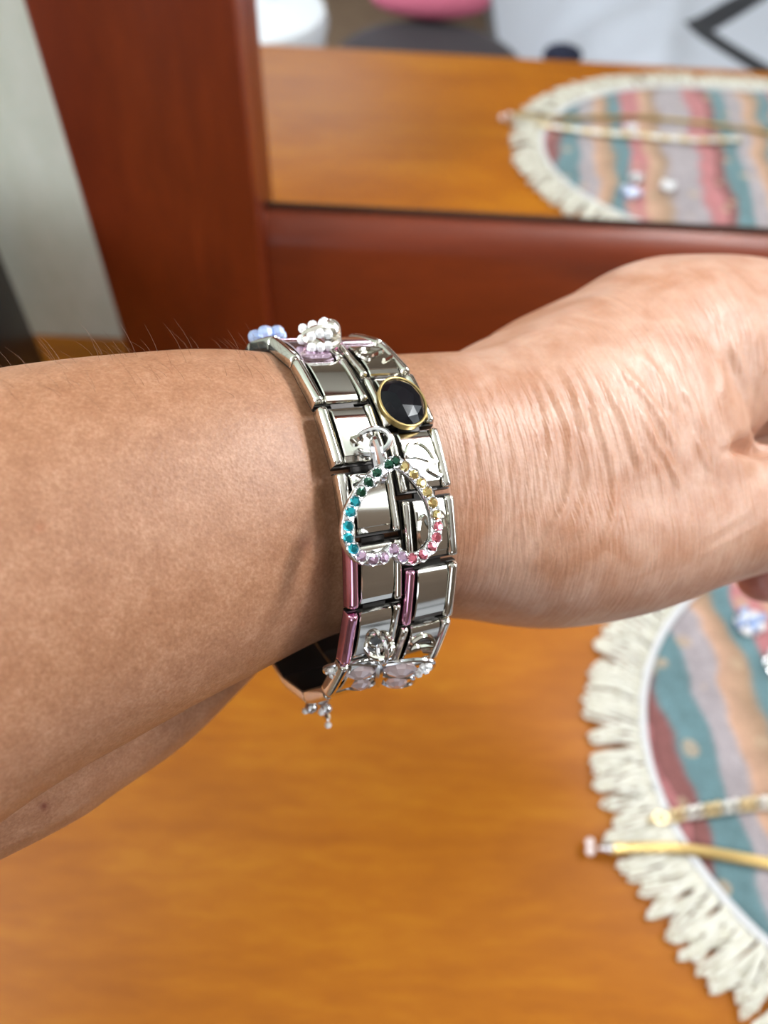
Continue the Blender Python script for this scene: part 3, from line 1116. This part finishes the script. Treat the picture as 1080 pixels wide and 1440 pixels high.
for k in range(N3):
    fs += [(o2 + 2 * k, o2 + (2 * k + 1) % N2, o3 + k), (o2 + (2 * k + 1) % N2, o2 + (2 * k + 2) % N2, o3 + (k + 1) % N3), (o2 + (2 * k + 1) % N2, o3 + (k + 1) % N3, o3 + k)]
fs.append(tuple(o3 + k for k in range(N3)))
fac.add(r1 + r2 + r3, fs)
tag(fac.build('oval_stone', M_ONYX, br, F, smooth=False), 'black faceted oval stone')


# --- raised outline emblems on the hand-side bracelet
def emblem(deg, rot, pts, extra, off=OFF, lift=.00155, sc=1.0):
    F_ = ring_frame(deg, off, lift) @ Matrix.Rotation(math.radians(rot), 4, 'Z')
    mb_ = MB()
    mb_.tube([(x * sc, y * sc, .0001) for x, y in catmull(pts, 6, True)], .00042, 6, closed=True)
    for q in extra:
        mb_.tube([(x * sc, y * sc, .0001) for x, y in catmull(q, 6)], .00038, 6)
    o = mb_.build('raised_emblem', M_STEEL, br, F_)
    return o


leaf = [(-.0022, .0010), (-.0012, .0026), (.0006, .0028), (.0020, .0012), (.0024, -.0012), (.0010, -.0004), (-.0008, .0006)]
emblem(11.5, 8, leaf, [[(.0006, -.0020), (.0016, -.0030), (.0024, -.0036)]])
emblem(51.5, 60, leaf, [[(-.001, -.0018), (.001, -.0030)]])
emblem(-8.5, 150, leaf, [[(-.0022, -.0014), (-.0006, -.0030), (.0018, -.0026)]])
emblem(-48.5, 20, leaf, [[(.0004, -.0016), (.0018, -.0030)]])

# --- white crystal knot charm and pale blue crystal flower (top of the forearm-side bracelet)
F = ring_frame(61.3, -OFF + .0024, .0004)
kn = MB()
for k in range(2):
    a0 = .5 + k * 1.3
    kn.tube([(.0030 * math.cos(x), .0024 * math.sin(x) * math.cos(a0) - .0004, .0026 + .0020 * math.sin(x) * math.sin(a0)) for x in np.arange(24) * 2 * PI / 24], .00062, 7, closed=True)
kn.ball((.0019, .0004, .0034), .0023, 12, 8, (.8, .9, .9))
knot = kn.build('knot_charm', simple('ivory_silver', (.88, .84, .76, 1), .2, .9), bl, F)
tag(knot, 'silver knot charm set with white crystals')
cm = MB().ball((0, 0, 0), .00088, 8, 5).mesh('crystal', G_CLEAR, False)
for (x, y, z) in [(-.0034, .0002, .0021), (-.0028, .0014, .0036), (-.0016, .0004, .0044), (-.0008, .0018, .0040), (-.0024, -.0012, .0030), (-.0010, -.0014, .0036), (.0002, .0002, .0048), (.0006, -.0014, .0034),
                  (-.0026, -.0022, .0014), (-.0012, -.0026, .0016), (.0002, -.0026, .0018), (.0010, .0012, .0047)]:
    put('crystal', cm, knot, F @ Matrix.Translation((x, y, z)))
F = ring_frame(95, -OFF - .0002, .0014)
fl_ = MB().loft([[(.0030 * q * math.cos(a), .0030 * q * math.sin(a), z) for a in np.arange(16) * 2 * PI / 16] for q, z in ((.8, 0), (1, .0004), (1, .0010), (.7, .0013))])
flower = fl_.build('flower_charm', M_SILVER, bl, F)
tag(flower, 'pale blue crystal flower charm')
cm = MB().ball((0, 0, 0), .00145, 8, 5).mesh('crystal', G_BLUE, False)
for k in range(7):
    a = k * 2 * PI / 6
    r = .0024 if k < 6 else 0
    put('crystal', cm, flower, F @ Matrix.Translation((r * math.cos(a), r * math.sin(a), .0020 + (.0007 if k == 6 else 0))))

# --- rhinestone heart charm hanging upside down
def ring_pt(deg, off, lift):
    return np.array(ring_frame(deg, off, lift).translation)


HN = WD(nrm(RN + .06 * RU))
HC = ring_pt(0, 0.0, .0046)
HX = nrm(AXW - AXW.dot(HN) * HN)
HY = np.cross(HN, HX)
HM = frame_m(HC, HX, HY, HN)
HMI = np.array(HM.inverted())


def heart_pt(x, y):
    """a spot of the heart's own plane"""
    gx, gy = 440 + x / 4.909, 580 + y / 4.909
    r = WD([(gx - PCX) / FPX, (gy - PCY) / FPX, 1.0])
    t = (HC - CAM).dot(HN) / r.dot(HN)
    P_ = CAM + t * r
    q = HMI @ np.append(P_, 1)
    return np.array([q[0], q[1]])


gems = [(515, 368, G_GREEN), (432, 425, G_GREEN), (375, 483, G_GREEN), (320, 550, G_GREEN), (282, 620, G_CYAN), (248, 695, G_CYAN), (232, 788, G_CYAN), (234, 866, G_CYAN), (268, 943, G_CYAN),
        (325, 1000, G_LILAC), (402, 1017, G_LILAC), (475, 1002, G_LILAC), (548, 950, G_LILAC), (608, 1000, G_LILAC), (675, 1012, G_ROSE), (742, 990, G_ROSE), (805, 935, G_ROSE), (840, 865, G_ROSE), (847, 785, G_ROSE),
        (838, 708, G_YELLOW), (815, 630, G_YELLOW), (778, 555, G_YELLOW), (735, 490, G_YELLOW), (685, 430, G_YELLOW), (625, 380, G_YELLOW), (562, 342, G_GREEN)]
hp = np.array([heart_pt(x, y) for x, y, _ in gems])
path = catmull(hp, 6, True)
tn = np.roll(path, -1, 0) - np.roll(path, 1, 0)
tn /= np.linalg.norm(tn, axis=1)[:, None]
nn = np.column_stack([-tn[:, 1], tn[:, 0]])
if np.dot(nn[0], path[0] - path.mean(0)) < 0:
    nn = -nn
rings = []
for p, q in zip(path, nn):
    w = .00090
    rings.append([(p[0] + q[0] * x, p[1] + q[1] * x, z) for x, z in ((-w, -.0006), (w, -.0006), (w * 1.08, 0), (w, .00052), (w * .8, .00062), (-w * .8, .00062), (-w, .00052), (-w * 1.05, 0))])
heart = MB().loft(rings, closed=True).build('heart_charm', M_SILVER, bl, HM, angle=60)
tag(heart, 'upside-down silver heart outline set with green, turquoise, lilac, rose and champagne rhinestones')
R_G = .00088


def rhinestone(mat):
    mb_ = MB()
    n = 8
    a1 = [(R_G * math.cos(a), R_G * math.sin(a), .00060) for a in np.arange(n) * 2 * PI / n]
    a2 = [(R_G * .95 * math.cos(a), R_G * .95 * math.sin(a), .00074) for a in np.arange(n) * 2 * PI / n]
    a3 = [(R_G * .52 * math.cos(a), R_G * .52 * math.sin(a), .00108) for a in (np.arange(n) + .5) * 2 * PI / n]
    mb_.loft([a1, a2, a3])
    return mb_.mesh('rhinestone', mat, False)


gm = {g.name: rhinestone(g) for g in (G_GREEN, G_CYAN, G_LILAC, G_ROSE, G_YELLOW)}
st_mb = MB()
st_mb.tube([(R_G * 1.06 * math.cos(a), R_G * 1.06 * math.sin(a), .00056) for a in np.arange(14) * 2 * PI / 14], .00013, 5, closed=True)
for k in range(4):
    a = PI / 4 + k * PI / 2
    st_mb.ball((R_G * 1.0 * math.cos(a), R_G * 1.0 * math.sin(a), .00072), .00014, 6, 4)
st_me = st_mb.mesh('gem_setting', M_SILVER)
for (x, y, g), p in zip(gems, hp):
    put('rhinestone', gm[g.name], heart, HM @ Matrix.Translation((p[0], p[1], 0)) @ Matrix.Rotation(random.uniform(-.3, .3), 4, 'X') @ Matrix.Rotation(random.uniform(-.3, .3), 4, 'Y') @ Matrix.Rotation(random.random(), 4, 'Z'))
    put('gem_setting', st_me, heart, HM @ Matrix.Translation((p[0], p[1], 0)))


def torus(name, parent, c, x, y, rx_, ry_, r, mat, n=28):
    c, x, y = np.asarray(c), np.asarray(x), np.asarray(y)
    return MB().tube([c + x * rx_ * math.cos(a) + y * ry_ * math.sin(a) for a in np.arange(n) * 2 * PI / n], r, 8, closed=True).build(name, mat, parent)


cx_, cy_, cz_ = WD([1, 0, 0]), WD([0, 1, 0]), WD([0, 0, -1])     # right, down, towards the viewer: only used to name directions
dep = to_px(HC)[2]
# jump rings, bail and the small post they hang on
J = unp(524, 621, dep + .0016)
torus('jump_ring', bl, J, nrm(cx_ + .15 * cz_), nrm(cy_ - .25 * cx_ + .3 * cz_), .0027, .0022, .00046, M_SILVER)
B0, B1 = unp(526, 618, dep - .0006), unp(537, 676, dep - .0002)
bd = nrm(B1 - B0)
torus('bail', bl, (B0 + B1) / 2, bd, nrm(cz_ + .35 * cx_), np.linalg.norm(B1 - B0) / 2, .0014, .00062, M_SILVER)
p0, p1 = unp(483, 650 - 27, dep + .0025), unp(508, 616, dep + .0006)
mbp = MB().tube([p0, p0 + (p1 - p0) * .5, p1], [.0006, .0007, .0007], 6)
mbp.build('charm_post', M_STEEL, bl)

# --- butterfly charm hanging from the underside
DOWNW = np.array([0, 0, -1.0])
bx_ = WD(nrm([1, .02, .15]))
BT = unp(534, 934, .1285)
bxn = nrm(bx_ - bx_.dot(DOWNW) * DOWNW)
bnrm = nrm(np.cross(bxn, DOWNW))
BMx = frame_m(BT, bxn, bnrm, DOWNW * .78)               # local: x across, y thickness, z downwards
bf = MB()
for sgn in (-1, 1):
    up = [(0, 0, .001), (.0022 * sgn, 0, -.0004), (.0062 * sgn, 0, -.0012), (.0088 * sgn, 0, .0002), (.0086 * sgn, 0, .0034), (.0060 * sgn, 0, .0058), (.0022 * sgn, 0, .0062), (.0003 * sgn, 0, .0048)]
    lo = [(.0003 * sgn, 0, .0052), (.0030 * sgn, 0, .0064), (.0058 * sgn, 0, .0078), (.0056 * sgn, 0, .0108), (.0030 * sgn, 0, .0120), (.0006 * sgn, 0, .0092)]
    for w_ in (up, lo):
        bf.tube(catmull(w_, 5, True), .00042, 6, closed=True)
    bf.tube(catmull([(.0004 * sgn, 0, .0005), (.0008 * sgn, .0002, -.0012), (.0019 * sgn, .0003, -.0020)], 5), .00022, 5)
bf.tube([(0, 0, -.0004), (0, 0, .001), (0, 0, .006), (0, 0, .0112)], [.0004, .0008, .0009, .0004], 8)
butterfly = bf.build('butterfly_charm', M_SILVER, bl, BMx)
tag(butterfly, 'silver butterfly charm with clear pink crystal wings')


def facet_gem(a, b, h):
    mb_ = MB()
    n = 10
    R = lambda q, z: [(a * q * math.cos(t), z, b * q * math.sin(t)) for t in np.arange(n) * 2 * PI / n]
    mb_.loft([R(.3, -h * .8), R(.8, -h * .4), R(1, 0), R(.8, h * .5), R(.5, h * .8)])
    return mb_


for sgn in (-1, 1):
    put('wing_crystal', facet_gem(.0029, .0027, .0016).mesh('wing_crystal', G_PINKC, False), butterfly, BMx @ Matrix.Translation((.0035 * sgn, -.0002, .0026)))
    put('wing_crystal', facet_gem(.0019, .0023, .0012).mesh('wing_crystal', G_PINKC, False), butterfly, BMx @ Matrix.Translation((.0031 * sgn, -.0002, .0090)))
sm = MB().ball((0, 0, 0), .00075, 7, 4).mesh('crystal', G_CLEAR, False)
for x, z in ((.0072, .0008), (.0077, .0026), (.0066, .0042), (.0080, .0002), (.0070, .0022)):
    for sgn in (-1, 1):
        put('crystal', sm, butterfly, BMx @ Matrix.Translation((x * sgn, -.0006, z)))
torus('jump_ring', bl, unp(533, 908, .1262), nrm(cx_ + .3 * cz_), nrm(cy_ + .5 * cz_), .0023, .0021, .00042, M_STEEL)
torus('jump_ring', bl, unp(537, 914, .1255), nrm(cy_ + .1 * cx_), nrm(cz_ + .5 * cx_), .0022, .0017, .00036, M_SILVER)
MB().tube([unp(499, 903, .1268), unp(512, 910, .1258), unp(522, 924, .1262)], [.0003, .0004, .0005], 6).build('charm_post', M_SILVER, bl)

# --- small drop charm behind
DT = ring_pt(-92, -OFF - .001, .0016)
dm = MB()
dm.tube([DT + np.array([.0016 * math.cos(a), 0, -.0012 + .0016 * math.sin(a)]) for a in np.arange(16) * 2 * PI / 16], .0003, 6, closed=True)
dm.ball(DT + np.array([-.0018, -.001, -.0034]), .0013, 9, 6).ball(DT + np.array([.0010, -.001, -.0036]), .0012, 9, 6)
dm.tube([DT + np.array([0, 0, -.003]), DT + np.array([.0006, -.0004, -.0065]), DT + np.array([.0012, -.0006, -.0095])], [.0007, .0009, .0006], 8)
drop = dm.build('drop_charm', M_SILVER, bl)
tag(drop, 'small silver drop charm with crystals')
for q in ((-.0028, -.0016, -.0036), (.0002, -.0018, -.0034), (.0013, -.0016, -.0104)):
    put('crystal', sm, drop, Matrix.Translation(Vector(DT + np.array(q))))
